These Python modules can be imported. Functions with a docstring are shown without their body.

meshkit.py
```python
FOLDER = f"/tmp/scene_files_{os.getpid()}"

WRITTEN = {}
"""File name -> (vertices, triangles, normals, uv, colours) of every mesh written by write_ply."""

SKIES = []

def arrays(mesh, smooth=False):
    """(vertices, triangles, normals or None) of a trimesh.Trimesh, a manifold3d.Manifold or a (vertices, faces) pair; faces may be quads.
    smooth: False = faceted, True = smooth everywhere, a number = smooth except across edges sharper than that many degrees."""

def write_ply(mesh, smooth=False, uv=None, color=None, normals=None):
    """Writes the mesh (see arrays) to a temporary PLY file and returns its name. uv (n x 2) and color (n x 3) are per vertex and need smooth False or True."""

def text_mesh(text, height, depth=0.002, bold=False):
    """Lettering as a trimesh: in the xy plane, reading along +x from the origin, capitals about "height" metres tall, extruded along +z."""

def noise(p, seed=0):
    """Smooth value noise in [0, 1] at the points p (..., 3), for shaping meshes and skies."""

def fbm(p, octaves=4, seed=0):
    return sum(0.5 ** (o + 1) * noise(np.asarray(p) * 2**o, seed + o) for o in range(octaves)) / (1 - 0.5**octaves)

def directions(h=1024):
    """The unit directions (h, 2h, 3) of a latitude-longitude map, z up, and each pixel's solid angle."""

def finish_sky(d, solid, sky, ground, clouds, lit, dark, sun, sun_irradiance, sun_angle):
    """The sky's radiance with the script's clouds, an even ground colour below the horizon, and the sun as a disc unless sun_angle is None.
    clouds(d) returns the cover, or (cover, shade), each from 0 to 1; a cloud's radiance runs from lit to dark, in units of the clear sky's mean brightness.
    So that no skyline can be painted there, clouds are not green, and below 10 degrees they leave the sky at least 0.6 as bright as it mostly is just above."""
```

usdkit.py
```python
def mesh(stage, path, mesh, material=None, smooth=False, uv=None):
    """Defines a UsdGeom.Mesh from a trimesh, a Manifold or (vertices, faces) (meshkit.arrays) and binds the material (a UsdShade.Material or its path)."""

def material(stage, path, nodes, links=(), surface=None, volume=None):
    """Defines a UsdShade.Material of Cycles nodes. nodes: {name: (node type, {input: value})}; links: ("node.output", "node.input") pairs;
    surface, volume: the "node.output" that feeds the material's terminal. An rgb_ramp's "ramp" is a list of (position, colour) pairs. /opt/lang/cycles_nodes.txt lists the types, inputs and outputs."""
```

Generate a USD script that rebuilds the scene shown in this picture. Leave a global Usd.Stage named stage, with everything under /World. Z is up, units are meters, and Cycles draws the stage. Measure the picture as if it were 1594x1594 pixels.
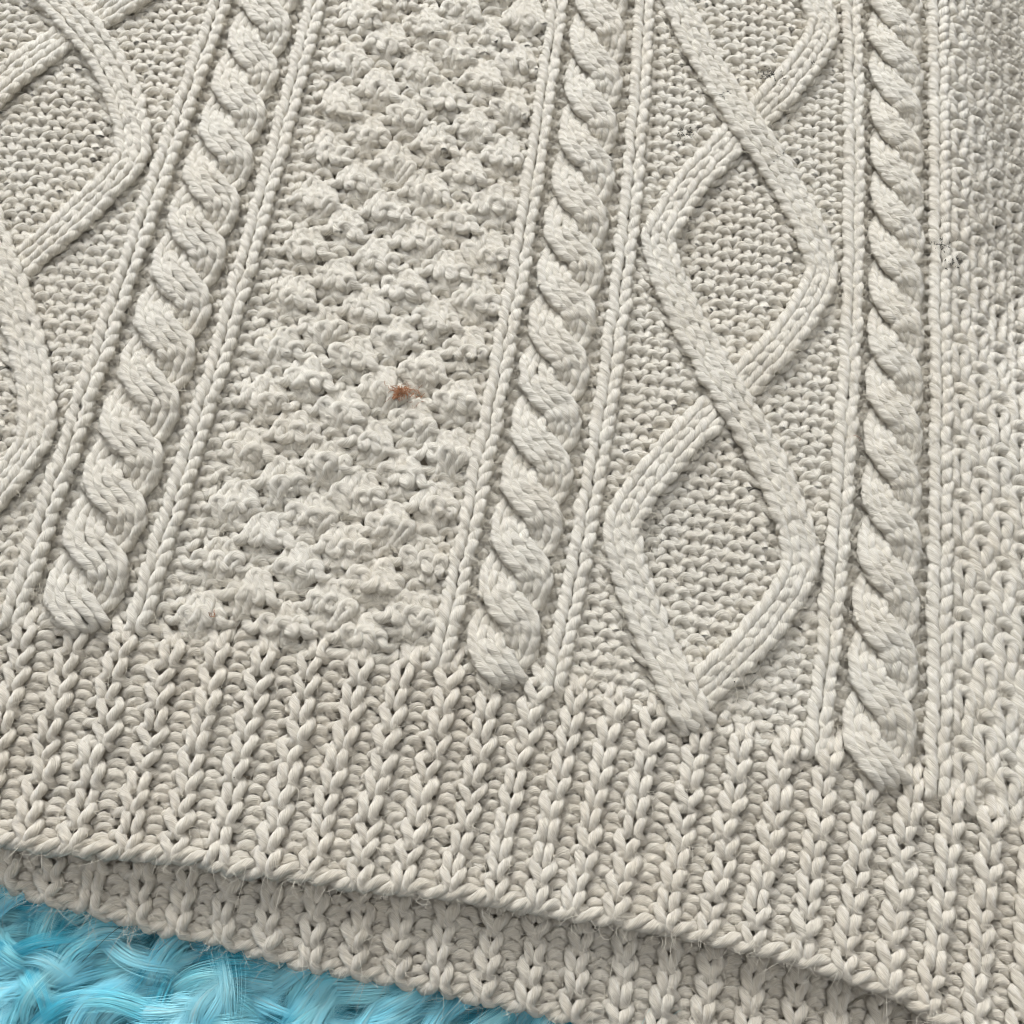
import math, random
import numpy as np
from scipy.interpolate import CubicSpline, PchipInterpolator
from scipy.ndimage import map_coordinates
from scipy.spatial import cKDTree
from pxr import Usd, UsdGeom, UsdLux, UsdShade, Gf, Sdf, Vt
import usdkit, meshkit

random.seed(7)
rng = np.random.default_rng(7)
stage = Usd.Stage.CreateInMemory()
UsdGeom.SetStageUpAxis(stage, 'Z')
UsdGeom.Xform.Define(stage, '/World')

# ------------------------------------------------------------------ camera, lamps, exposure
U = 0.00015                       # metres covered by one photo pixel where the view axis meets the cloth
F_PX, TILT, CX = 1750.0, math.radians(22), 797.0
DIST = U * F_PX
EXPOSURE = 0.0
cam = UsdGeom.Camera.Define(stage, '/World/camera')
fwd = np.array([0, math.sin(TILT), -math.cos(TILT)])
upv = np.array([0, math.cos(TILT), math.sin(TILT)])
eye = -fwd * DIST
cam.AddTranslateOp().Set(Gf.Vec3d(*eye))
cam.AddRotateXOp().Set(math.degrees(TILT))
cam.CreateFocalLengthAttr(26.0)
cam.CreateHorizontalApertureAttr(26.0 * 1594 / F_PX)
cam.CreateVerticalApertureAttr(26.0 * 1594 / F_PX)
cam.CreateClippingRangeAttr(Gf.Vec2f(0.01, 50))
cam.CreateExposureAttr(EXPOSURE)


def lamp(name, pos, target, w, h, power, color):
    l = UsdLux.RectLight.Define(stage, '/World/' + name)
    l.CreateWidthAttr(w), l.CreateHeightAttr(h), l.CreateIntensityAttr(power), l.CreateColorAttr(Gf.Vec3f(*color))
    z = np.array(pos, float) - np.array(target, float)
    z /= np.linalg.norm(z)
    x = np.cross([0, 1, 0.01], z)
    x /= np.linalg.norm(x)
    y = np.cross(z, x)
    l.AddTransformOp().Set(Gf.Matrix4d(*x, 0, *y, 0, *z, 0, *pos, 1))
    return l


lamp('window_light', (-0.24, 1.10, 0.72), (0, 0, 0), 0.75, 0.75, 22.0, (0.985, 0.986, 0.975))
lamp('ceiling_light', (0.1, -0.1, 1.5), (0, 0, 0), 1.8, 1.8, 2.1, (0.985, 0.986, 0.975))

# ------------------------------------------------------------------ materials
LOOKS = '/World/Looks'


def wool(name, light, dark, sheen=0.5):
    return usdkit.material(stage, f'{LOOKS}/{name}', {
        'uv': ('texture_coordinate', {}),
        'geo': ('geometry', {}),
        'sep': ('separate_xyz', {}),
        'u': ('math', {'math_type': 'multiply', 'value2': 1.0}),
        'v': ('math', {'math_type': 'multiply_add', 'value2': 3.0}),
        'ang': ('math', {'math_type': 'multiply', 'value2': 2 * math.pi}),
        'ply': ('math', {'math_type': 'cosine'}),
        'fibmap': ('combine_xyz', {}),
        'fibv': ('math', {'math_type': 'multiply', 'value2': 4.0}),
        'fibu': ('math', {'math_type': 'multiply', 'value2': 0.35}),
        'fib': ('noise_texture', {'scale': 2.4, 'detail': 4.0, 'roughness': 0.7}),
        'h1': ('math', {'math_type': 'multiply_add', 'value2': 0.2}),
        'fibh': ('math', {'math_type': 'multiply', 'value2': 0.9}),
        'bump': ('bump', {'strength': 0.75, 'distance': 0.0028}),
        'patch': ('noise_texture', {'scale': 45.0, 'detail': 3.0, 'roughness': 0.6}),
        'ramp': ('rgb_ramp', {'ramp': [(0.32, dark), (0.62, light)]}),
        'streak': ('rgb_ramp', {'ramp': [(0.3, (0.66, 0.64, 0.6)), (0.58, (1, 1, 1))]}),
        'mul': ('mix_color', {'blend_type': 'multiply', 'fac': 1.0}),
        'p': ('principled_bsdf', {'roughness': 0.5, 'specular_ior_level': 0.4, 'sheen_weight': sheen, 'sheen_roughness': 0.45}),
    }, [('uv.UV', 'sep.vector'), ('sep.x', 'u.value1'), ('sep.y', 'v.value1'), ('u.value', 'v.value3'),
        ('v.value', 'ang.value1'), ('ang.value', 'ply.value1'),
        ('v.value', 'fibv.value1'), ('sep.x', 'fibu.value1'), ('fibv.value', 'fibmap.x'), ('fibu.value', 'fibmap.y'), ('fibmap.vector', 'fib.vector'),
        ('fib.fac', 'fibh.value1'), ('ply.value', 'h1.value1'), ('fibh.value', 'h1.value3'),
        ('h1.value', 'bump.height'), ('geo.position', 'patch.vector'), ('patch.fac', 'ramp.fac'),
        ('fib.fac', 'streak.fac'), ('ramp.color', 'mul.a'), ('streak.color', 'mul.b'), ('mul.result', 'p.base_color'), ('bump.normal', 'p.normal')], surface='p.BSDF')


def plain(name, color, rough=0.8, **kw):
    return usdkit.material(stage, f'{LOOKS}/{name}', {
        'geo': ('geometry', {}),
        'n': ('noise_texture', {'scale': 900.0, 'detail': 3.0}),
        'ramp': ('rgb_ramp', {'ramp': [(0.3, tuple(0.75 * x for x in color)), (0.7, color)]}),
        'p': ('principled_bsdf', {'roughness': rough, 'specular_ior_level': 0.3, **kw})},
        [('geo.position', 'n.vector'), ('n.fac', 'ramp.fac'), ('ramp.color', 'p.base_color')], surface='p.BSDF')


M_WOOL = wool('cream_wool', (0.768, 0.730, 0.645), (0.735, 0.682, 0.582))
M_HEM = wool('cream_wool_hem', (0.752, 0.702, 0.607), (0.715, 0.652, 0.547))
M_FUZZ = plain('wool_fuzz', (0.80, 0.75, 0.65), 0.6)
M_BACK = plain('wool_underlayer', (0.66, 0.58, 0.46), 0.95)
M_DARK = plain('dark_lint', (0.05, 0.048, 0.043), 0.9)
M_RUST = plain('rust_fluff', (0.34, 0.16, 0.08), 0.9)


def pile_mat(name, root, tip):
    return usdkit.material(stage, f'{LOOKS}/{name}', {
        'geo': ('geometry', {}),
        'n': ('noise_texture', {'scale': 110.0, 'detail': 3.0}),
        'ramp': ('rgb_ramp', {'ramp': [(0.3, root), (0.7, tip)]}),
        'p': ('principled_bsdf', {'roughness': 0.42, 'specular_ior_level': 0.5, 'sheen_weight': 0.2})},
        [('geo.position', 'n.vector'), ('n.fac', 'ramp.fac'), ('ramp.color', 'p.base_color')], surface='p.BSDF')


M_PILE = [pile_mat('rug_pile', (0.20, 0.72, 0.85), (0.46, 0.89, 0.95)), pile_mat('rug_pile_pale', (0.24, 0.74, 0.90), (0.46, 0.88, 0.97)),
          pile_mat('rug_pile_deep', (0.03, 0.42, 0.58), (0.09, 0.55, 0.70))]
def lock_mat(name, dark, light):
    """A lock of pile: fine streaks along its fibres."""
    return usdkit.material(stage, f'{LOOKS}/{name}', {
        'uv': ('texture_coordinate', {}), 'sep': ('separate_xyz', {}), 'geo': ('geometry', {}),
        'v': ('math', {'math_type': 'multiply', 'value2': 26.0}),
        'map': ('combine_xyz', {}), 'add': ('vector_math', {'math_type': 'multiply_add', 'vector2': (90.0, 90.0, 90.0)}),
        'n': ('noise_texture', {'scale': 1.0, 'detail': 4.0, 'roughness': 0.65}),
        'ramp': ('rgb_ramp', {'ramp': [(0.3, dark), (0.66, light)]}),
        'bump': ('bump', {'strength': 0.8, 'distance': 0.0022}),
        'p': ('principled_bsdf', {'roughness': 0.5, 'specular_ior_level': 0.35, 'sheen_weight': 0.5, 'sheen_roughness': 0.4})},
        [('uv.UV', 'sep.vector'), ('sep.y', 'v.value1'), ('sep.x', 'map.x'), ('v.value', 'map.y'), ('geo.position', 'add.vector1'), ('map.vector', 'add.vector3'),
         ('add.vector', 'n.vector'), ('n.fac', 'ramp.fac'), ('n.fac', 'bump.height'), ('ramp.color', 'p.base_color'), ('bump.normal', 'p.normal')], surface='p.BSDF')


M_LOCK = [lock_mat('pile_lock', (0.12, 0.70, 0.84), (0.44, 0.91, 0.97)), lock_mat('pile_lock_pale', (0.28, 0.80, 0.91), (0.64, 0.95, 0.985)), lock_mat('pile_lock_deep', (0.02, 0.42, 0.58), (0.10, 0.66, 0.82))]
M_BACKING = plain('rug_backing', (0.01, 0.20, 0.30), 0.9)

# ------------------------------------------------------------------ prim helpers
taken = {}


def numbered(parent, name):
    k = taken.get((parent, name), 0)
    taken[(parent, name)] = k + 1
    return f'{parent}/{name}' + (f'_{k:03d}' if k else '')


def tag(prim, **kw):
    for k, v in kw.items():
        prim.SetCustomDataByKey({'cat': 'category'}.get(k, k), v)


def thing(name, label, cat, group=None, kind=None):
    p = UsdGeom.Xform.Define(stage, numbered('/World', name)).GetPrim()
    tag(p, label=label, cat=cat)
    if group:
        tag(p, group=group)
    if kind:
        tag(p, kind=kind)
    return p


def put_mesh(parent, name, v, f, mat, nrm=None, uv=None, **data):
    """One Mesh prim; f may be quads or triangles."""
    path = numbered(str(parent.GetPath()) if parent else '/World', name)
    m = UsdGeom.Mesh.Define(stage, path)
    f = np.asarray(f, np.int32)
    m.CreatePointsAttr(Vt.Vec3fArray.FromNumpy(np.ascontiguousarray(v, np.float32)))
    m.CreateFaceVertexCountsAttr(Vt.IntArray.FromNumpy(np.full(len(f), f.shape[1], np.int32)))
    m.CreateFaceVertexIndicesAttr(Vt.IntArray.FromNumpy(f.ravel()))
    m.CreateSubdivisionSchemeAttr('none')
    if nrm is not None:
        m.CreateNormalsAttr(Vt.Vec3fArray.FromNumpy(np.ascontiguousarray(nrm, np.float32)))
        m.SetNormalsInterpolation('vertex')
    if uv is not None:
        UsdGeom.PrimvarsAPI(m).CreatePrimvar('st', Sdf.ValueTypeNames.TexCoord2fArray, 'vertex').Set(Vt.Vec2fArray.FromNumpy(np.ascontiguousarray(uv, np.float32)))
    UsdShade.MaterialBindingAPI.Apply(m.GetPrim()).Bind(mat)
    tag(m.GetPrim(), **data)
    return m.GetPrim()


def put_curves(parent, name, pts, counts, widths, mat, **data):
    path = numbered(str(parent.GetPath()) if parent else '/World', name)
    c = UsdGeom.BasisCurves.Define(stage, path)
    c.CreateTypeAttr('linear')
    c.CreatePointsAttr(Vt.Vec3fArray.FromNumpy(np.ascontiguousarray(pts, np.float32)))
    c.CreateCurveVertexCountsAttr(Vt.IntArray.FromNumpy(np.asarray(counts, np.int32)))
    c.CreateWidthsAttr(Vt.FloatArray.FromNumpy(np.asarray(widths, np.float32)))
    c.SetWidthsInterpolation('vertex')
    UsdShade.MaterialBindingAPI.Apply(c.GetPrim()).Bind(mat)
    tag(c.GetPrim(), **data)
    return c.GetPrim()


# ------------------------------------------------------------------ where the cloth lies
def px2w(x, y, z):
    """The point of height z (metres) seen at photo pixel (x, y): used once, to survey the cloth off the photograph."""
    x, y, z = np.broadcast_arrays(np.asarray(x, float), np.asarray(y, float), np.asarray(z, float))
    d = fwd[None] + ((x.ravel() - CX) / F_PX)[:, None] * np.array([[1.0, 0, 0]]) - ((y.ravel() - CX) / F_PX)[:, None] * upv[None]
    t = (z.ravel() - eye[2]) / d[:, 2]
    return (eye[None] + d * t[:, None]).reshape(x.shape + (3,))


def sstep(a, b, x):
    t = np.clip((np.asarray(x, float) - a) / (b - a), 0, 1)
    return t * t * (3 - 2 * t)


def fit(data, deg=2):
    d = np.array(data, float)
    return np.poly1d(np.polyfit(d[:, 0], d[:, 1], deg))


# wale lines: stitch number across -> x(y)
xl = {
    0: fit([(0, 345), (280, 243), (527, 165), (730, 95), (871, 51), (950, 22)]),
    6: fit([(0, 492), (280, 417), (548, 345), (836, 253), (942, 225), (985, 205)]),
    21: fit([(0, 872), (280, 822), (550, 785), (870, 727), (1010, 688), (1040, 678)]),
    27: fit([(0, 1005), (280, 980), (550, 955), (870, 905), (1030, 866)]),
    39: fit([(0, 1325), (280, 1330), (560, 1325), (800, 1308), (870, 1301), (1030, 1280), (1130, 1280)]),
    45: fit([(0, 1461), (280, 1459), (560, 1466), (800, 1466), (1050, 1460), (1200, 1461)]),
}
mid = fit([(62, 118), (445, 5), (850, -145)])
xl[-12] = lambda y: 2 * mid(y) - xl[0](y)
xl[-20] = lambda y: xl[-12](y) - 8 * 30
xl[62] = lambda y: xl[45](y) + 17 * (31.5 + 0.004 * y)
KN = sorted(xl)
YG = np.linspace(-400, 1500, 191)
CG = np.linspace(-20, 62, 329)
XT = PchipInterpolator(KN, np.array([xl[k](YG) for k in KN]))(CG).T      # [y, c]


def X_of(c, y):
    return map_coordinates(XT, [(np.asarray(y) + 400) / 10.0, (np.asarray(c) + 20) / 0.25], order=1, mode='nearest')


# course lines: one unit of n is one turn of a cable (four courses)
yl = fit(list(enumerate([843, 755, 660, 580, 502, 429, 348, 278, 204, 133, 67, 10])), 3)
yc = fit(list(enumerate([928, 843, 759, 685, 597, 516, 443, 376, 292, 218, 151, 70, 10])), 3)
yr = fit(list(enumerate([1060, 970, 871, 791, 699, 622, 543, 471, 390, 323, 253, 190, 130, 67, 7])), 3)
N0, N1 = -2.5, 18.5
NG = np.linspace(N0, N1, 211)


def Y_of(n, x):
    n = np.asarray(n, float)
    ya, yb, yd = yl(np.minimum(n, 15)) - 60 * np.maximum(n - 15, 0), yc(np.minimum(n, 16)) - 62 * np.maximum(n - 16, 0), yr(np.minimum(n, 17)) - 60 * np.maximum(n - 17, 0)
    xa, xb, xd = X_of(1.0 + 0 * n, ya), X_of(22.5 + 0 * n, yb), X_of(41.0 + 0 * n, yd)
    la = (x - xb) * (x - xd) / ((xa - xb) * (xa - xd))
    lb = (x - xa) * (x - xd) / ((xb - xa) * (xb - xd))
    ld = (x - xa) * (x - xb) / ((xd - xa) * (xd - xb))
    return ya * la + yb * lb + yd * ld


cc, nn = np.meshgrid(CG, NG)
gx, gy = X_of(cc, 600 + 0 * cc), 600 + 0 * cc
for _ in range(14):
    gy = 0.3 * gy + 0.7 * np.clip(Y_of(nn, gx), -390, 1490)
    gx = X_of(cc, gy)


def body_px(c, n):
    i = [(np.asarray(n) - N0) / (N1 - N0) * 210, (np.asarray(c) + 20) / 0.25]
    return map_coordinates(gx, i, order=1, mode='nearest'), map_coordinates(gy, i, order=1, mode='nearest')


def base_z(x, y):
    """The lie of the cloth: nearly flat, with slow swells and a fold that falls away at the upper right."""
    p = np.stack([x / 330.0, y / 330.0, 0 * x], -1)
    z = (meshkit.noise(p + 5, 3) - 0.5) * 14 * U
    z = z - 205 * U * sstep(1472, 1650, x) * sstep(600, 300, y - 0.9 * (x - 1480))
    return z


# ------------------------------------------------------------------ yarn
SEG, SIDES, T = 22, 12, 10
tt = (np.arange(T) + 0.5) * 2 * np.pi / T
TX, TY, TZ = (tt - np.pi) / (2 * np.pi), -np.cos(tt), np.cos(2 * tt)


class Yarn:
    """Courses of looped yarn, gathered per part."""

    def __init__(self):
        self.parts = {}
        self.tops = []

    def course(self, st, to_world, a, d, radius, seg=SEG, twist=1.0):
        """st: dict of arrays, one entry per stitch in order along the course."""
        k = len(st['cf'])
        if k < 2:
            return
        sharp = np.where(st['s'][:, None] < 0, 0.13, 0.02)
        b = 0.5 - 0.5 * (np.cos(tt)[None] + sharp * np.cos(3 * tt)[None]) / (1 + sharp)
        bs = b * b * (3 - 2 * b)
        jit = rng.normal(0, 1, (k, 6))
        jit *= st.get('j', np.ones(k))[:, None]
        aa = st.get('a', np.full(k, a))[:, None]
        x = TX[None] + aa * np.sin(2 * tt)[None] * (1 + 0.18 * jit[:, :1])
        w = st['wf'][:, None] * (1 - bs) + st['wh'][:, None] * bs
        xx = x * w + st.get('off', np.zeros(k))[:, None]
        n = st['nf'][:, None] * (1 - b) + st['nh'][:, None] * b + 0.035 * jit[:, 2:3] * (st['nh'] - st['nf'])[:, None] 
        z = st['zf'][:, None] * (1 - bs) + st['zh'][:, None] * bs
        c = st['cf'][:, None] * (1 - bs) + st['ch'][:, None] * bs
        ec, en = np.ones((k, T)), np.zeros((k, T))
        for i, run in enumerate(st.get('path', ())):
            if run is not None:
                c[i], z[i], ec[i], en[i] = run(n[i])
        c = c + xx * ec + 0.045 * jit[:, 1:2]
        n = n + xx * en
        s = st['s'].astype(float)
        sl = np.r_[s[:1], 0.5 * (s[1:] + s[:-1])]
        sr = np.r_[0.5 * (s[1:] + s[:-1]), s[-1:]]
        # loop profile: the legs stand on the stitch's own side, the head on the side the next stitch leaves it, the feet between neighbours
        leg = np.sin(tt)[None] ** 2 * s[:, None]
        headw = np.clip(-np.cos(tt), 0, 1)[None] ** 2
        footw = np.clip(np.cos(tt), 0, 1)[None] ** 2
        foot = np.where(tt[None] < np.pi, sl[:, None], sr[:, None])
        z = z + st['d'][:, None] * d * (leg - headw * st['su'][:, None] - footw * foot) + 1.0 * U * jit[:, 3:4]
        p = to_world(c.ravel(), n.ravel(), z.ravel())
        keep = p[1].reshape(k, T)[:, T // 2]
        pts = p[0]
        cs = CubicSpline(np.arange(len(pts)), pts, axis=0)
        q = np.linspace(-0.5, k * T - 0.5, k * seg + 1)
        line = cs(np.clip(q, 0, k * T - 1))
        tg = np.gradient(line, axis=0)
        ln = np.linalg.norm(tg, axis=1)
        tg /= ln[:, None] + 1e-12
        arc = np.cumsum(ln)
        side = np.cross(np.array([0.0, 0.0, 1.0]), tg)
        bad = np.linalg.norm(side, axis=1) < 0.05
        side[bad] = [1, 0, 0]
        side /= np.linalg.norm(side, axis=1)[:, None]
        # carry the side vector along so that it never flips
        for i in range(1, len(side)):
            v = side[i - 1] - tg[i] * (side[i - 1] @ tg[i])
            side[i] = v / (np.linalg.norm(v) + 1e-12)
        nor = np.cross(tg, side)
        wob = 1 + 0.13 * (meshkit.noise(np.stack([arc / (30 * U), 0 * arc + rng.uniform(0, 99), 0 * arc], -1), 11) - 0.5)
        rad = np.repeat(radius * st['r'] * (1 + 0.05 * jit[:, 4]), seg)
        rad = np.r_[rad, rad[-1:]]
        rad = np.convolve(np.pad(rad, 6, 'edge'), np.ones(13) / 13, 'valid') * wob
        th = np.linspace(0, 2 * np.pi, SIDES + 1)
        dirs = np.cos(th)[None, :, None] * side[:, None] + np.sin(th)[None, :, None] * nor[:, None]
        uvu = arc / (17 * U) * twist
        lobe = 1 + 0.11 * np.cos(3 * th[None] + 2 * np.pi * uvu[:, None])
        V = line[:, None] + (rad[:, None] * lobe)[..., None] * dirs
        uv = np.stack(np.broadcast_arrays(uvu[:, None], (th / (2 * np.pi))[None]), -1)
        # hand runs of neighbouring stitches to their parts
        i = 0
        while i < k:
            e = i
            while e < k and st['part'][e] == st['part'][i] and keep[e]:
                e += 1
            if e == i:
                i += 1
                continue
            a0, a1 = i * seg, e * seg + 1
            self.parts.setdefault(st['part'][i], []).append((V[a0:a1].reshape(-1, 3), dirs[a0:a1].reshape(-1, 3), uv[a0:a1].reshape(-1, 2), a1 - a0))
            self.tops.append(line[a0:a1:4])
            i = e

    def gather(self, key):
        vs, ns, us, fs, at = [], [], [], [], 0
        for v, n, u, rows in self.parts.pop(key, []):
            i, j = np.meshgrid(np.arange(rows - 1), np.arange(SIDES), indexing='ij')
            q = np.stack([i * (SIDES + 1) + j, i * (SIDES + 1) + j + 1, (i + 1) * (SIDES + 1) + j + 1, (i + 1) * (SIDES + 1) + j], -1).reshape(-1, 4)
            vs.append(v), ns.append(n), us.append(u), fs.append(q + at)
            at += len(v)
        if not vs:
            return None
        return np.vstack(vs), np.vstack(fs), np.vstack(ns), np.vstack(us)


yarn = Yarn()
MARGIN = 95
R_YARN = 8.3 * U


def body_world(c, n, z):
    x, y = body_px(c, n)
    bz = base_z(x, y)
    inside = (x > -MARGIN) & (x < 1594 + MARGIN) & (y > -MARGIN) & (y < 1594 + MARGIN)
    return px2w(x, y, bz + z), inside


# ------------------------------------------------------------------ the chart of the body
N_HEM = -1.36
DN = 0.25
ROWS = int((18.2 - N_HEM) / DN)


def rope(c0, n, phase, A=0.93, B=11.5 * U):
    """The two strands of a cable, each two wales wide: (offset, height) of strand 0 and 1 at height n (a number or an array)."""
    ph = math.pi * (np.asarray(n, float) - phase)
    x = A * np.tanh(1.25 * np.cos(ph)) / math.tanh(1.25)
    z = B * np.sin(ph)
    return [(x, z), (-x, -z)]


def strands(n):
    """(offset, height) of a diamond panel's two strands; they cross at n = -1.1 + 5.62 k and the one that climbs to the left passes in front."""
    u = (np.asarray(n, float) + 1.1) / 5.62
    k = np.floor(u)
    f = u - k
    h = 4.25 * (1 - np.abs(1 - 2 * f) ** 1.36)
    near = np.exp(-(np.minimum(f, 1 - f) / 0.10) ** 2)
    a = np.where(k % 2 == 0, -h, h)
    front = ((f < 0.5) & (a <= 0)) | ((f >= 0.5) & (a > 0))
    za = near * np.where(front, 6 * U, -12 * U)
    zb = near * np.where(front, -12 * U, 6 * U)
    return [(a, za), (-a, zb)]


def path_of(kind, centre, q, lift, wide, phase=0.35):
    """A strand's run as a function of height: stitch number, height of its middle and how far it leans (radians)."""
    def run(n):
        f = (lambda m: rope(centre, m, phase)[q]) if kind == 'rope' else (lambda m: strands(m)[q])
        o, z = f(n)
        o2, o1 = f(n + 0.06)[0], f(n - 0.06)[0]
        # across the strand at right angles to its run, allowing for the slope of the courses and the lean of the wales
        dc, dn = (o2 - o1) / 0.12, 1.0
        px, py = dc * wide + dn * 8.0, dc * 4.5 - dn * 80.0
        ln = np.hypot(px, py)
        qx, qy = -py / ln * wide, px / ln * wide
        det = wide * -80.0 - 8.0 * 4.5
        ec, en = (qx * -80.0 - 8.0 * qy) / det, (wide * qy - 4.5 * qx) / det
        return centre + o, z + lift, 0.1 + 0.9 * ec, 0.9 * en
    return run


BOB_H = 12.5 * U
bobbles = {}


def columns(n):
    """Every wale of the body at height n: name -> (stitch number, height, width, sign, part, yarn scale)."""
    out = {}

    def add(key, c, z=0.0, w=1.0, s=-1, part='purl_ground', r=1.0, d=1.0, off=0.0, path=None):
        out[key] = (c, z, w, s, part, r, d, off, path)

    def diamond(lo, hi, tagname):
        centre = 0.5 * (lo + hi)
        st = strands(n)
        occupied = []
        for q, (o, z) in enumerate(st):
            for m in (-0.5, 0.5):
                add((tagname, 's', q, m), centre + float(o), 0, 0.9, 1, f'{tagname}_strand_{q}', 1.02, 1.0, m * 0.80, path_of('diamond', centre, q, 12 * U, 30))
            occupied.append(centre + float(o))
        for i in range(int(lo) + 1, int(hi)):
            c = float(i)
            for o in occupied:
                dd = c - o
                if abs(dd) < 2.1:
                    c += (1 if dd > 0 else -1) * 0.35 * max(0, 1 - abs(abs(dd) - 1.2) / 0.9)
            hid = min(abs(i - o) for o in occupied)
            add((tagname, 'p', i), c, -3.5 * U if hid > 1.25 else -9 * U, 1.0, -1, f'{tagname}_ground', 0.9)

    diamond(-12, 0, 'left')
    diamond(27, 39, 'right')
    for i in range(-19, -12):
        add(('edge', i), float(i), -3 * U, 1.0, -1, 'left_ground', 0.9)
    for key in (-12, 0, 6, 21, 27, 39, 45):
        add(('rib', key), float(key), 7 * U, 1.22, 1, f'rib_{key}', 1.04)
    for q, c0 in enumerate((3.0, 24.0, 42.0)):
        add(('cp', q, 0), c0 - 2.0, -15 * U, 0.75, -1, f'groove_{q}', 0.86)
        add(('cp', q, 1), c0 + 2.0, -15 * U, 0.75, -1, f'groove_{q}', 0.86)
        for k, (o, z) in enumerate(rope(c0, n, 0.35)):
            for m in (-0.5, 0.5):
                add(('cab', q, k, m), c0 + float(o), 0, 0.90, 1, f'cable_{q}', 1.0, 0.95, m * 0.92, path_of('rope', c0, k, 8 * U, 27))
    for i in (7, 20):
        add(('te', i), float(i) + (0.1 if i == 7 else -0.1), -7 * U, 1.0, -1, 'bobble_ground', 0.88)
    for i in range(46, 61):
        add(('moss', i), float(i) + 0.1, 0.0, 1.2, 0, 'moss', 1.06)
    return out


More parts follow.
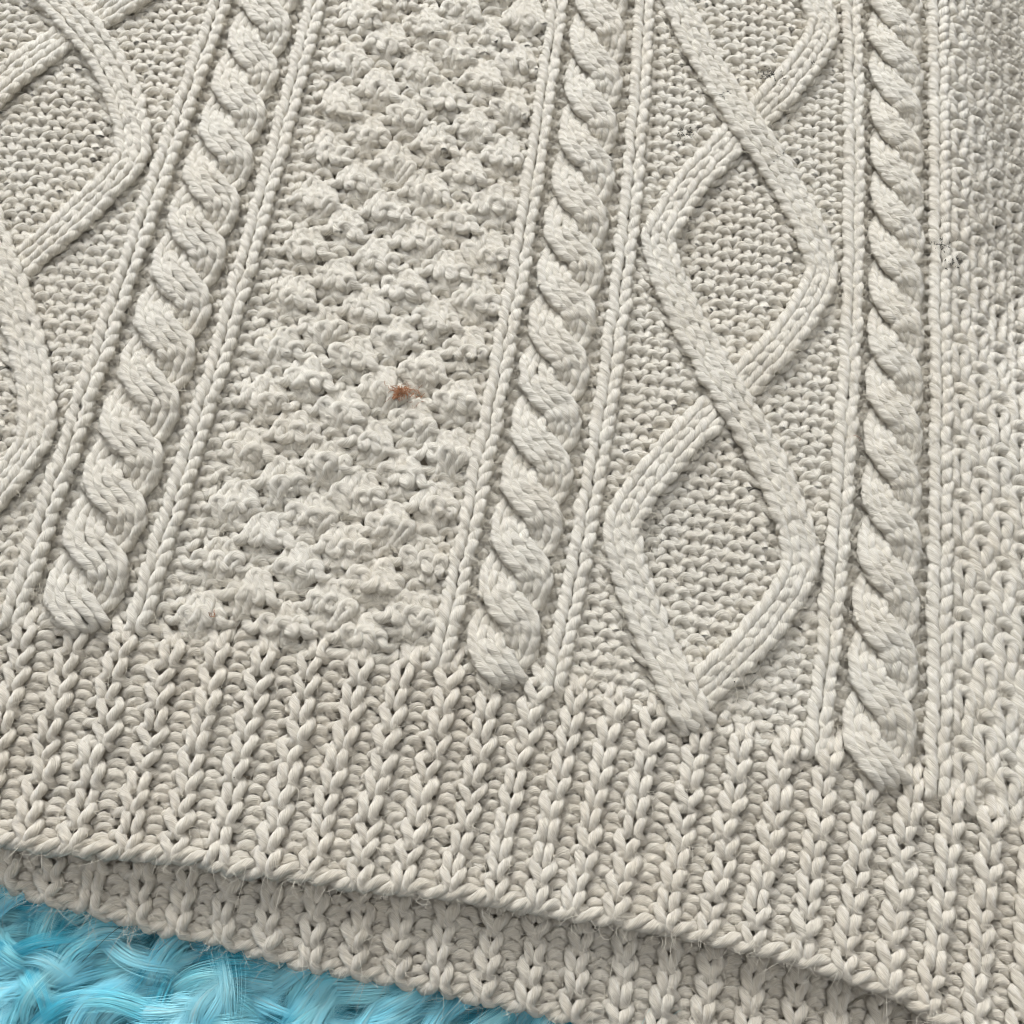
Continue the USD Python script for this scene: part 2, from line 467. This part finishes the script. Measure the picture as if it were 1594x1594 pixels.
def body():
    lo, hi = -0.45 * DN, 1.45 * DN
    for j in range(ROWS):
        n = N_HEM + (j + 0.15) * DN
        f, h = columns(n + lo), columns(n + hi)
        up = columns(n + DN)
        rows = []
        for key, (c, z, w, s, part, r, d, off, path) in f.items():
            ch, zh, wh = h[key][:3]
            su = up[key][3]
            if key[0] == 'moss':
                i = key[1]
                s = 1 if ((j // 2) + i) % 2 == 0 else -1
                su = 1 if (((j + 1) // 2) + i) % 2 == 0 else -1
                z = zh = 1.0 * U * s
            rows.append((columns_mid(f, h, key) + off, c, ch, w, wh, z, zh, s, su, part, r, d, n + lo, n + hi, 0.65 if s < 0 else 0.9, off, path))
        # the bobble panel: each pair of courses makes three loops out of one and gathers three into one, in turn
        b, up_row = j // 2, j % 2
        for rep in range(-1, 4):
            c0 = 7.55 + rep * 4
            ctr = c0 + (1.45 if b % 2 == 0 else 3.45)
            if 8.6 < ctr < 18.6 + 0.6:
                pid = f'bobble_{b}_{rep}'
                bump_side = int(rng.choice([-1, 0, 0, 1, 2]))
                for m in (-1, 0, 1):
                    jz = rng.normal(0, 1.6) * U
                    lift = BOB_H * (1.0 - 0.22 * abs(m)) + jz
                    if up_row == 0:
                        a = (m * 0.36, m * 0.84, 0.45, 1.0, 1 * U, lift)
                    else:
                        a = (m * 0.84, m * 0.40, 1.0, 0.6, lift * 1.05, 1 * U)
                    sg = float(rng.choice([-1.0, -0.4, 0.6, 1.0]))
                    rows.append((ctr + m * 0.8, ctr + a[0], ctr + a[1], a[2], a[3], a[4], a[5], sg, -1, pid, 1.08, 0.5, n + lo, n + hi, 1.7, 0.0, None))
            dec = c0 + (3.45 if b % 2 == 0 else 1.45)
            if 7.9 < dec < 19.2:
                rows.append((dec, dec, dec, 1.5 if up_row == 0 else 1.1, 1.1, -4 * U, -4 * U, -1, -1, 'bobble_ground', 0.96, 1.0, n + lo, n + hi, 1.4, 0.0, None))
        if b % 2:
            rows.append((8.0, 8.0, 8.0, 1.0, 1.0, -4 * U, -4 * U, -1, -1, 'bobble_ground', 0.9, 1.0, n + lo, n + hi, 1.3, 0.0, None))
        rows.sort(key=lambda r: r[0])
        A = list(zip(*rows))
        st = dict(cf=np.array(A[1]), ch=np.array(A[2]), wf=np.array(A[3]), wh=np.array(A[4]), zf=np.array(A[5]), zh=np.array(A[6]),
                  s=np.array(A[7]), su=np.array(A[8], float), part=A[9], r=np.array(A[10]), d=np.array(A[11]), nf=np.array(A[12]), nh=np.array(A[13]), j=np.array(A[14]), off=np.array(A[15]), path=A[16])
        yarn.course(st, body_world, 0.17, 7.2 * U, R_YARN)


def columns_mid(f, h, key):
    return 0.5 * (f[key][0] + h[key][0])


body()

# ------------------------------------------------------------------ the hems
def curve(pts):
    p = np.array(pts, float)
    s = PchipInterpolator(p[:, 0], p[:, 1], extrapolate=True)
    return lambda x: s(np.clip(x, p[0, 0], p[-1, 0]))


TOP = curve([(-160, 945), (0, 966), (180, 992), (250, 1003), (400, 1012), (520, 1024), (680, 1040), (830, 1060), (1000, 1105), (1085, 1135), (1290, 1170), (1420, 1212), (1480, 1240), (1594, 1285), (1750, 1340)])
EDGE = curve([(-160, 1287), (0, 1308), (70, 1318), (165, 1326), (299, 1336), (351, 1350), (457, 1360), (560, 1377), (660, 1386), (801, 1406), (885, 1422), (1034, 1445), (1122, 1464), (1220, 1487), (1308, 1515), (1403, 1550), (1456, 1584), (1530, 1630), (1600, 1665), (1750, 1730)])
BACK = curve([(-160, 1330), (0, 1370), (70, 1396), (140, 1415), (246, 1442), (351, 1466), (457, 1494), (520, 1508), (660, 1533), (801, 1564), (871, 1579), (1100, 1628), (1300, 1680), (1750, 1760)])
LEAN = curve([(-160, -0.24), (0, -0.24), (700, -0.22), (1000, -0.20), (1200, -0.16), (1350, -0.13), (1500, -0.10), (1700, -0.06)])
ribx = np.array([-158, -83, -10, 63, 144, 225, 299, 372, 450, 522, 594, 668, 741, 810, 875, 938, 1003, 1066, 1132, 1203, 1276, 1343, 1413, 1478, 1544, 1612, 1682], float)
riby = np.where(ribx < 1030, 1190.0, 1280.0)
wales = np.empty(2 * len(ribx) - 1)
wales[0::2], wales[1::2] = ribx, 0.5 * (ribx[1:] + ribx[:-1])
waley = np.empty_like(wales)
waley[0::2], waley[1::2] = riby, 0.5 * (riby[1:] + riby[:-1])
HEMROWS = 10
WI = np.arange(len(wales))


def hem_px(c, m):
    """c: wale number, m: course above the edge (0) up to the body (HEMROWS)."""
    x0 = np.interp(c, WI, wales)
    y0 = np.interp(c, WI, waley)
    x = x0.copy()
    for _ in range(5):
        y = EDGE(x) + (TOP(x) - EDGE(x)) * m / HEMROWS
        x = x0 + LEAN(x0) * (y - y0)
    return x, y


def hem_z(x, y, m):
    z = base_z(x, y)
    return z + 5 * U * sstep(4, 0, m) + 3 * U


def hem_world(c, m, z):
    x, y = hem_px(c, m)
    inside = (x > -MARGIN) & (x < 1594 + MARGIN) & (y < 1594 + MARGIN)
    return px2w(x, y, hem_z(x, y, m) + z), inside


def hem_rows(world, rows, front, last):
    """Slip-stitch rib: each knit loop is two courses tall, each purl loop one, so every second course runs behind the ribs."""
    k = len(wales)
    knit = (WI % 2 == 0)
    name = 'front' if front else 'back'
    for h in rows:
        m, tall = h / 2.0, h % 2 == 0
        wob = rng.normal(0, 0.04, k)
        end = m >= last
        zk, zh = (5 * U, -16 * U if end else 5 * U) if tall else (-24 * U, -24 * U)
        st = dict(cf=WI + wob, ch=WI + wob, wf=np.where(knit, 0.88, 0.92), wh=np.where(knit, 1.12, 0.92), zf=np.where(knit, zk, -8.5 * U), zh=np.where(knit, zh, -8.5 * U),
                  s=np.where(knit, 1.0 if tall else 0.0, -1.0), su=np.where(knit, 1.0 if tall else 0.0, -1.0), part=[f'{name}_rib_{i}' if i % 2 == 0 else f'{name}_hem' for i in WI],
                  r=np.where(knit, 0.95 if tall else 0.7, 0.86), d=np.where(knit, 1.0 if tall else 0.0, 1.0),
                  nf=np.where(knit, m - 0.1 if tall else m, m - 0.2), nh=np.where(knit, m + 1.12 if tall else m + 0.1, m + 0.7),
                  a=np.where(knit, 0.2, 0.16), j=np.full(k, 1.5))
        yarn.course(st, world, 0.15, 7.5 * U, R_YARN, seg=20)


hem_rows(hem_world, range(0, 2 * HEMROWS + 1), True, HEMROWS - 0.5)

# the back's hem lies under the front's and a little lower
BACKZ = -31 * U
bribx = np.array([-130, -60, 8, 78, 147, 218, 288, 353, 420, 489, 559, 625, 692, 764, 832, 903, 974, 1040, 1106, 1172, 1240, 1305, 1368, 1430, 1495, 1560, 1625], float)
bw = np.empty(2 * len(bribx) - 1)
bw[0::2], bw[1::2] = bribx, 0.5 * (bribx[1:] + bribx[:-1])


def back_world(c, m, z):
    x0 = np.interp(c, WI, bw)
    x = x0.copy()
    for _ in range(4):
        y = BACK(x) - 35.0 * m
        x = x0 - 0.13 * (y - EDGE(x0) - 50)
    inside = (x > -MARGIN) & (x < 1594 + MARGIN) & (y < 1594 + MARGIN)
    drop = 8 * U * sstep(2.0, 0.0, m)
    return px2w(x, y, BACKZ - drop + 0.5 * base_z(x, y) + z), inside


hem_rows(back_world, range(0, 13), False, 6)


def edge_cord(px_line, zfun, name, pitch=36.0, amp=6.5, radius=7.0, nstr=2):
    """The cast-on edge: strands that wind round each other along the last course."""
    xs = np.arange(-MARGIN, 1594 + MARGIN, 3.0)
    ys = px_line(xs)
    ok = ys < 1594 + MARGIN
    xs, ys = xs[ok], ys[ok]
    P = px2w(xs, ys, zfun(xs, ys))
    t = np.gradient(P, axis=0)
    ln = np.linalg.norm(t, axis=1)
    t /= ln[:, None]
    arc = np.cumsum(ln)
    up = np.array([0, 0, 1.0]) - t * t[:, 2:]
    up /= np.linalg.norm(up, axis=1)[:, None]
    sd = np.cross(up, t)
    out = []
    for q in range(nstr):
        warp = 1.2 * (meshkit.noise(np.stack([arc / (60 * U), 0 * arc + q * 7.1, 0 * arc], -1), 5) - 0.5)
        ph = -2 * np.pi * arc / (pitch * U * nstr) + q * 2 * np.pi / nstr + warp
        L = P + amp * U * (np.cos(ph)[:, None] * sd + np.sin(ph)[:, None] * up)
        tg = np.gradient(L, axis=0)
        tg /= np.linalg.norm(tg, axis=1)[:, None]
        s2 = np.cross(up, tg)
        s2 /= np.linalg.norm(s2, axis=1)[:, None]
        nr = np.cross(tg, s2)
        th = np.linspace(0, 2 * np.pi, SIDES + 1)
        dirs = np.cos(th)[None, :, None] * s2[:, None] + np.sin(th)[None, :, None] * nr[:, None]
        lobe = 1 + 0.11 * np.cos(3 * th[None] + 2 * np.pi * (arc / (17 * U))[:, None])
        V = L[:, None] + (radius * U * lobe)[..., None] * dirs
        uv = np.stack(np.broadcast_arrays((arc / (17 * U))[:, None], (th / (2 * np.pi))[None]), -1)
        yarn.parts.setdefault(name, []).append((V.reshape(-1, 3), dirs.reshape(-1, 3), uv.reshape(-1, 2), len(L)))


edge_cord(lambda x: EDGE(x) - 3, lambda x, y: hem_z(x, y, 0.0) + 4 * U, 'front_edge', pitch=30, amp=6.5, radius=7.2)
edge_cord(lambda x: BACK(x) - 5, lambda x, y: BACKZ - 8 * U + 0.5 * base_z(x, y) - 2 * U, 'back_edge', pitch=30, amp=5.0, radius=6.5)

# ------------------------------------------------------------------ the sweater's parts
sweater = thing('sweater', 'cream hand knitted cable sweater lying over the turquoise shaggy rug', 'sweater')
SURF = []


def part(key, name, parent=sweater, mat=M_WOOL, **data):
    g = yarn.gather(key)
    if g is None:
        return None
    v, f, n, u = g
    pick = rng.choice(len(v), max(4, len(v) // 12), replace=False)
    SURF.append((v[pick], n[pick]))
    return put_mesh(parent, name, v, f, mat, n, u, **data)


for q in range(3):
    part(f'cable_{q}', 'cable')
for k in (-12, 0, 6, 21, 27, 39, 45):
    part(f'rib_{k}', 'knit_rib')
for side in ('left', 'right'):
    for q in (0, 1):
        part(f'{side}_strand_{q}', 'diamond_strand')
    part(f'{side}_ground', 'purl_panel')
for q in range(3):
    part(f'groove_{q}', 'cable_groove')
bob = part('bobble_ground', 'bobble_panel')
for key in sorted(k for k in list(yarn.parts) if k.startswith('bobble_')):
    part(key, 'bobble', bob)
part('moss', 'moss_panel')
fh = part('front_hem', 'front_hem', mat=M_HEM)
for i in WI[::2]:
    part(f'front_rib_{i}', 'hem_rib', fh, M_HEM)
part('front_edge', 'cast_on_edge', fh, M_HEM)
bh = part('back_hem', 'back_hem', mat=M_HEM)
for i in WI[::2]:
    part(f'back_rib_{i}', 'hem_rib', bh, M_HEM)
part('back_edge', 'cast_on_edge', bh, M_HEM)


def sheet(name, xs, ys, zf, mat, parent, thick=6 * U):
    gx_, gy_ = np.meshgrid(xs, ys)
    v = px2w(gx_, gy_, zf(gx_, gy_)).reshape(-1, 3)
    h, w = gx_.shape
    i, j = np.meshgrid(np.arange(h - 1), np.arange(w - 1), indexing='ij')
    f = np.stack([i * w + j, (i + 1) * w + j, (i + 1) * w + j + 1, i * w + j + 1], -1).reshape(-1, 4)
    return put_mesh(parent, name, v, f, mat)


# the plain inside layer that shows, dim, through the stitches
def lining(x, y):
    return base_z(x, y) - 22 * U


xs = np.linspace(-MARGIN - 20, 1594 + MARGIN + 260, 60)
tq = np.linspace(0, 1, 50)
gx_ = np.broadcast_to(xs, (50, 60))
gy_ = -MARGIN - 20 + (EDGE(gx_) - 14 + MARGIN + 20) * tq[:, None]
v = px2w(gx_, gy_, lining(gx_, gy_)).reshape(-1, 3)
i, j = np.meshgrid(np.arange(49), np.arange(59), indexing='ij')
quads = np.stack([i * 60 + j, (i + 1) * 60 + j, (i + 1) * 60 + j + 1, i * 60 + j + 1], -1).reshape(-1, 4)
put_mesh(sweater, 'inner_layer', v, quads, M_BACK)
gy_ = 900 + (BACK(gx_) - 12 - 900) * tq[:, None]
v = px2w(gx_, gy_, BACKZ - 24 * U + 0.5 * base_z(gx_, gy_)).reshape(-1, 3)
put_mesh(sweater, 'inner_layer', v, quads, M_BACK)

# loose fibres standing off the yarn
sv, sn = np.vstack([s[0] for s in SURF]), np.vstack([s[1] for s in SURF])
okf = (sn[:, 2] > -0.1)
sv, sn = sv[okf], sn[okf]
NF = 130000
pk = rng.choice(len(sv), NF, replace=len(sv) < NF)
p0, n0 = sv[pk], sn[pk]
rv = rng.normal(0, 1, (NF, 3))
dirv = 0.55 * n0 + 0.75 * rv / np.linalg.norm(rv, axis=1)[:, None]
bend = rng.normal(0, 1, (NF, 3)) * 0.95
L = np.minimum(rng.gamma(3.0, 5.5, NF), 30)[:, None] * U
fp = np.stack([p0, p0 + dirv * L * 0.4, p0 + dirv * L * 0.75 + bend * L * 0.25, p0 + dirv * L * 0.85 + bend * L * 0.7], 1)
fw = np.broadcast_to(np.array([0.3, 0.28, 0.24, 0.12]) * U, (NF, 4))
put_curves(sweater, 'fuzz', fp.reshape(-1, 3), np.full(NF, 4), fw.ravel(), M_FUZZ, kind='stuff')

# ------------------------------------------------------------------ the rug
rug = thing('rug', 'turquoise long-haired shaggy rug showing below the hem at the lower left', 'rug')
RZ = -250 * U


def flow(x, y):
    """The way the pile lies, as an angle in the rug's plane."""
    p = np.stack([np.asarray(x) / 210.0, np.asarray(y) / 170.0, 0 * np.asarray(x)], -1)
    return 0.55 + 1.3 * (meshkit.noise(p, 21) - 0.5)


c4 = px2w(np.array([-400, 1994, 1994, -400]), np.array([1900, 1900, -300, -300]), np.full(4, RZ))
put_mesh(rug, 'backing', np.vstack([c4, c4 - [0, 0, 0.004]]), [[0, 1, 2, 3], [7, 6, 5, 4], [0, 4, 5, 1], [1, 5, 6, 2], [2, 6, 7, 3], [3, 7, 4, 0]], M_BACKING)


def tuft(x, y, top, length, fibres, spread, K=14):
    """One lock of pile: a soft tapered body that rises from the backing and lies over, and the fibres that stand off it."""
    a = flow(x, y) + rng.normal(0, 0.42) + (math.pi if rng.random() < 0.3 else 0.0)
    s = np.linspace(0, 1, K)
    base = px2w(x, y, RZ)
    heading, sidew = np.array([math.cos(a), math.sin(a), 0]), np.array([-math.sin(a), math.cos(a), 0])
    b1, b2 = rng.normal(0, 0.2), rng.normal(0, 0.05)
    spine = base + np.outer(s ** 1.2, heading) * length + np.outer(b1 * s ** 2 + b2 * np.sin(2 * np.pi * s), sidew) * length
    spine = spine + np.outer(np.sin(np.clip(s, 0, 1) * np.pi * 0.64) ** 0.7, [0, 0, 1]) * (top - RZ)
    t = np.gradient(spine, axis=0)
    t /= np.linalg.norm(t, axis=1)[:, None]
    sd = np.cross([0, 0, 1.0], t)
    sd /= np.linalg.norm(sd, axis=1)[:, None] + 1e-9
    nr = np.cross(t, sd)
    prof = spread * (0.25 + 0.85 * np.sin(np.pi * (0.04 + 0.9 * s)) ** 0.7) * np.interp(s, [0, 0.45, 1], [1, 1, 0.08])
    th = np.linspace(0, 2 * np.pi, 13)
    ridge = 1 + 0.16 * (meshkit.noise(np.stack(np.broadcast_arrays(3.2 * np.cos(th)[None] + x, 3.2 * np.sin(th)[None] + y, s[:, None] * 1.5), -1), 8) - 0.5) * 2
    dirs = np.cos(th)[None, :, None] * sd[:, None] + 0.62 * np.sin(th)[None, :, None] * nr[:, None]
    V = spine[:, None] + (prof[:, None] * 0.8 * ridge)[..., None] * dirs
    n = dirs / np.linalg.norm(dirs, axis=-1, keepdims=True)
    i, j = np.meshgrid(np.arange(K - 1), np.arange(12), indexing='ij')
    f = np.stack([i * 13 + j, i * 13 + j + 1, (i + 1) * 13 + j + 1, (i + 1) * 13 + j], -1).reshape(-1, 4)
    uv = np.stack(np.broadcast_arrays(s[:, None] * length / (60 * U), (th / (2 * np.pi))[None]), -1)
    fa = rng.uniform(0, 2 * np.pi, (fibres, 1)) + rng.normal(0, 0.25, (fibres, 1)) * s[None]
    fr = prof[None] * rng.uniform(0.78, 1.12, (fibres, 1)) + (s[None] ** 2) * np.abs(rng.normal(0, 1.3, (fibres, 1))) * spread + 0.4 * U
    F = spine[None] + fr[..., None] * (np.cos(fa)[..., None] * sd[None] + 0.62 * np.sin(fa)[..., None] * nr[None])
    F[:, -1] += t[-1] * rng.uniform(0, 14, (fibres, 1)) * U
    w = np.broadcast_to(np.interp(s, [0, 0.6, 1], [1.0, 0.9, 0.2]), (fibres, K)) * rng.uniform(0.6, 1.2, (fibres, 1)) * 0.5 * U
    V[..., 2] = np.maximum(V[..., 2], RZ + 0.0001)
    return (V.reshape(-1, 3), f, n.reshape(-1, 3), uv.reshape(-1, 2)), F, w


loose, loosew, locks = [[], [], []], [[], [], []], []
for layer, (step, hlo, hhi, wlo, whi) in enumerate(((28, 100, 132, 8, 14), (30, 145, 206, 6, 12))):
    for x in np.arange(-190, 1150, step):
        for y in np.arange(1330, 1760, step):
            xx, yy = x + rng.uniform(-0.5, 0.5) * step, y + rng.uniform(-0.5, 0.5) * step
            inset = yy - BACK(xx)
            if inset < -90 or xx - 1.5 * (yy - 1594) > 1100:
                continue
            over = float(sstep(-40, 70, inset))
            hgt = rng.uniform(hlo, hhi)
            hgt = hgt * over + min(hgt, 124) * (1 - over)
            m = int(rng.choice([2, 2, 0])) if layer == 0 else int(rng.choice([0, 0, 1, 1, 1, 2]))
            g, F, w = tuft(xx, yy, RZ + hgt * U, rng.uniform(80, 190) * U, 90, rng.uniform(wlo, whi) * U)
            locks.append((layer, m, g))
            loose[m].append(F), loosew[m].append(w)
shown = sum(l == 1 for l, _, _ in locks)
for layer, m, (v, f, n, uv) in locks:
    if layer == 1:
        put_mesh(rug, 'tuft', v, f, M_LOCK[m], n, uv)
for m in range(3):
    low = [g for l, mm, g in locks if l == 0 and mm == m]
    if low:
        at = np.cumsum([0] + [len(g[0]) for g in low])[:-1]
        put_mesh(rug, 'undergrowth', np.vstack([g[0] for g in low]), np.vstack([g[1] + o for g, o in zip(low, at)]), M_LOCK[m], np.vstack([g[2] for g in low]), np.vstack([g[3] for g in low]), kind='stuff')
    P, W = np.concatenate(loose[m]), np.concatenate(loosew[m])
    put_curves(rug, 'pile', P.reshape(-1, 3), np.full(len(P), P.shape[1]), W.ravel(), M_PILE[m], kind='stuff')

# ------------------------------------------------------------------ lint, fluff and hairs lying on the wool
tops = np.vstack(yarn.tops)
# seen from the camera: each yarn point's pixel
rel = tops - eye
dep = rel @ fwd
tpx = np.stack([CX + rel[:, 0] / dep * F_PX, CX - (rel @ upv) / dep * F_PX], -1)
tree2 = cKDTree(tpx)


def on_wool(x, y, lift=1.0):
    """The highest yarn near a spot, plus the yarn's own radius."""
    idx = tree2.query_ball_point([x, y], 9)
    z = np.quantile(tops[idx, 2], 0.85) + R_YARN * 0.9 if idx else 0.0
    return px2w(x, y, z + lift * U)


def tangle(centre, size, count, width, flat=0.4, curl=1.0, squash=0.45):
    """A bit of fluff: short fibres crumpled together, as thin tubes in one mesh."""
    vs, fs, at = [], [], 0
    for _ in range(count):
        k = 7
        d = rng.normal(0, 1, 3) * [1, squash, flat]
        d /= np.linalg.norm(d)
        p = centre + rng.normal(0, 0.3, 3) * size * np.array([1, 0.7 * squash, flat]) + np.outer(np.linspace(-0.5, 0.5, k), d) * size * rng.uniform(0.4, 1.0)
        p = p + np.cumsum(rng.normal(0, 1, (k, 3)), 0) * size * 0.07 * curl * np.array([1, 1, flat])
        v, f = fibre(p, width * rng.uniform(0.6, 1.3))
        vs.append(v), fs.append(f + at)
        at += len(v)
    return np.vstack(vs), np.vstack(fs)


def fibre(p, r, sides=5):
    t = np.gradient(p, axis=0)
    t /= np.linalg.norm(t, axis=1)[:, None] + 1e-12
    a = np.cross(t, [0.1, 0.2, 1.0])
    a /= np.linalg.norm(a, axis=1)[:, None] + 1e-12
    b = np.cross(t, a)
    th = np.arange(sides) * 2 * np.pi / sides
    v = p[:, None] + r * (np.cos(th)[None, :, None] * a[:, None] + np.sin(th)[None, :, None] * b[:, None])
    i, j = np.meshgrid(np.arange(len(p) - 1), np.arange(sides), indexing='ij')
    q = np.stack([i * sides + j, i * sides + (j + 1) % sides, (i + 1) * sides + (j + 1) % sides, (i + 1) * sides + j], -1).reshape(-1, 4)
    return v.reshape(-1, 3), q


v, f = tangle(on_wool(622, 610, 0.6), 21 * U, 75, 0.45 * U, 0.3, 1.6, 0.6)
v2, f2 = tangle(on_wool(636, 615, -1.0), 34 * U, 22, 0.28 * U, 0.2, 2.0, 0.35)
v, f = np.vstack([v, v2]), np.vstack([f, f2 + len(v)])
put_mesh(None, 'brown_fluff', v, f, M_RUST, label='rust brown wisp of fluff caught among the bobbles', cat='fluff')
v, f = tangle(on_wool(324, 957, -4), 13 * U, 16, 0.5 * U)
put_mesh(None, 'brown_fluff', v, f, M_RUST, label='small brown crumb at the lowest bobbles, beside the left rib', cat='fluff')
for (x, y, s, c, lab) in [
        (1203, 117, 19, 60, 'largest dark grey lint patch, above the diagonal strand at upper right'),
        (1256, 98, 10, 22, 'black lint speck on the diagonal strand below the right diamond corner'),
        (1133, 148, 12, 18, 'thin dark lint bit at the edge of the long right strand'),
        (1467, 378, 15, 26, 'dark lint clinging to the edge of the rightmost rib'),
        (1486, 407, 13, 24, 'dark lint on the side panel just right of the rightmost rib'),
        (1066, 208, 13, 22, 'grey lint in the purl panel left of the upper strand crossing'),
        (1208, 243, 12, 18, 'grey lint in the purl panel right of the upper strand crossing')]:
    vs, fs, at = [], [], 0
    for _ in range(int(c * 1.9)):
        dx, dy = rng.normal(0, 0.42, 2) * s * [1.25, 0.8]
        p = on_wool(x + dx, y + dy, 1.2)
        d = rng.normal(0, 1, 3) * [1, 1, 0.3]
        d *= rng.uniform(1.0, 3.4) * U / np.linalg.norm(d)
        v, f = fibre(p + np.outer([-1, -0.2, 0.4, 1], d) + rng.normal(0, 0.35 * U, (4, 3)), rng.uniform(0.35, 0.8) * U)
        vs.append(v), fs.append(f + at)
        at += len(v)
    put_mesh(None, 'dark_lint', np.vstack(vs), np.vstack(fs), M_DARK, label=lab, cat='lint', group='bits of dark lint on the right half of the sweater')
k = np.linspace(0, 1, 24)
hp = px2w(128 + 75 * k + 12 * np.sin(k * 3), 1497 - 66 * np.sin(k * 1.9) + 12 * k, np.full(24, RZ + 204 * U))
v, f = fibre(hp, 0.35 * U)
put_mesh(None, 'stray_hair', v, f, M_DARK, label='thin dark hair curling over the turquoise rug', cat='hair')
hp = on_wool(1329, 682, 1.5) + np.stack([np.sin(k * 2.2) * 10 * U, -np.linspace(-1, 1, 24) * 5 * U, 2 * U * np.sin(k * 3)], -1)
v, f = fibre(hp, 0.35 * U)
put_mesh(None, 'stray_hair', v, f, M_RUST, label='short reddish hair on the rib left of the right cable', cat='hair')
vs, fs, at = [], [], 0
for _ in range(70):
    if rng.random() < 0.6:
        x, y = rng.uniform(1000, 1480), rng.uniform(0, 520)
    else:
        x, y = rng.uniform(0, 1594), rng.uniform(0, 1250)
    o = on_wool(x, y, -0.4)
    r = rng.uniform(0.7, 1.35) * U
    oct_ = np.array([[1, 0, 0], [-1, 0, 0], [0, 1, 0], [0, -1, 0], [0, 0, 1], [0, 0, -1]], float) * r * rng.uniform(0.6, 1.3, (6, 1)) + o
    vs.append(oct_), fs.append(np.array([[0, 2, 4], [2, 1, 4], [1, 3, 4], [3, 0, 4], [2, 0, 5], [1, 2, 5], [3, 1, 5], [0, 3, 5]]) + at)
    at += 6
put_mesh(None, 'dust_specks', np.vstack(vs), np.vstack(fs), M_DARK, label='tiny black dust specks scattered over the cream wool', cat='dust', kind='stuff')
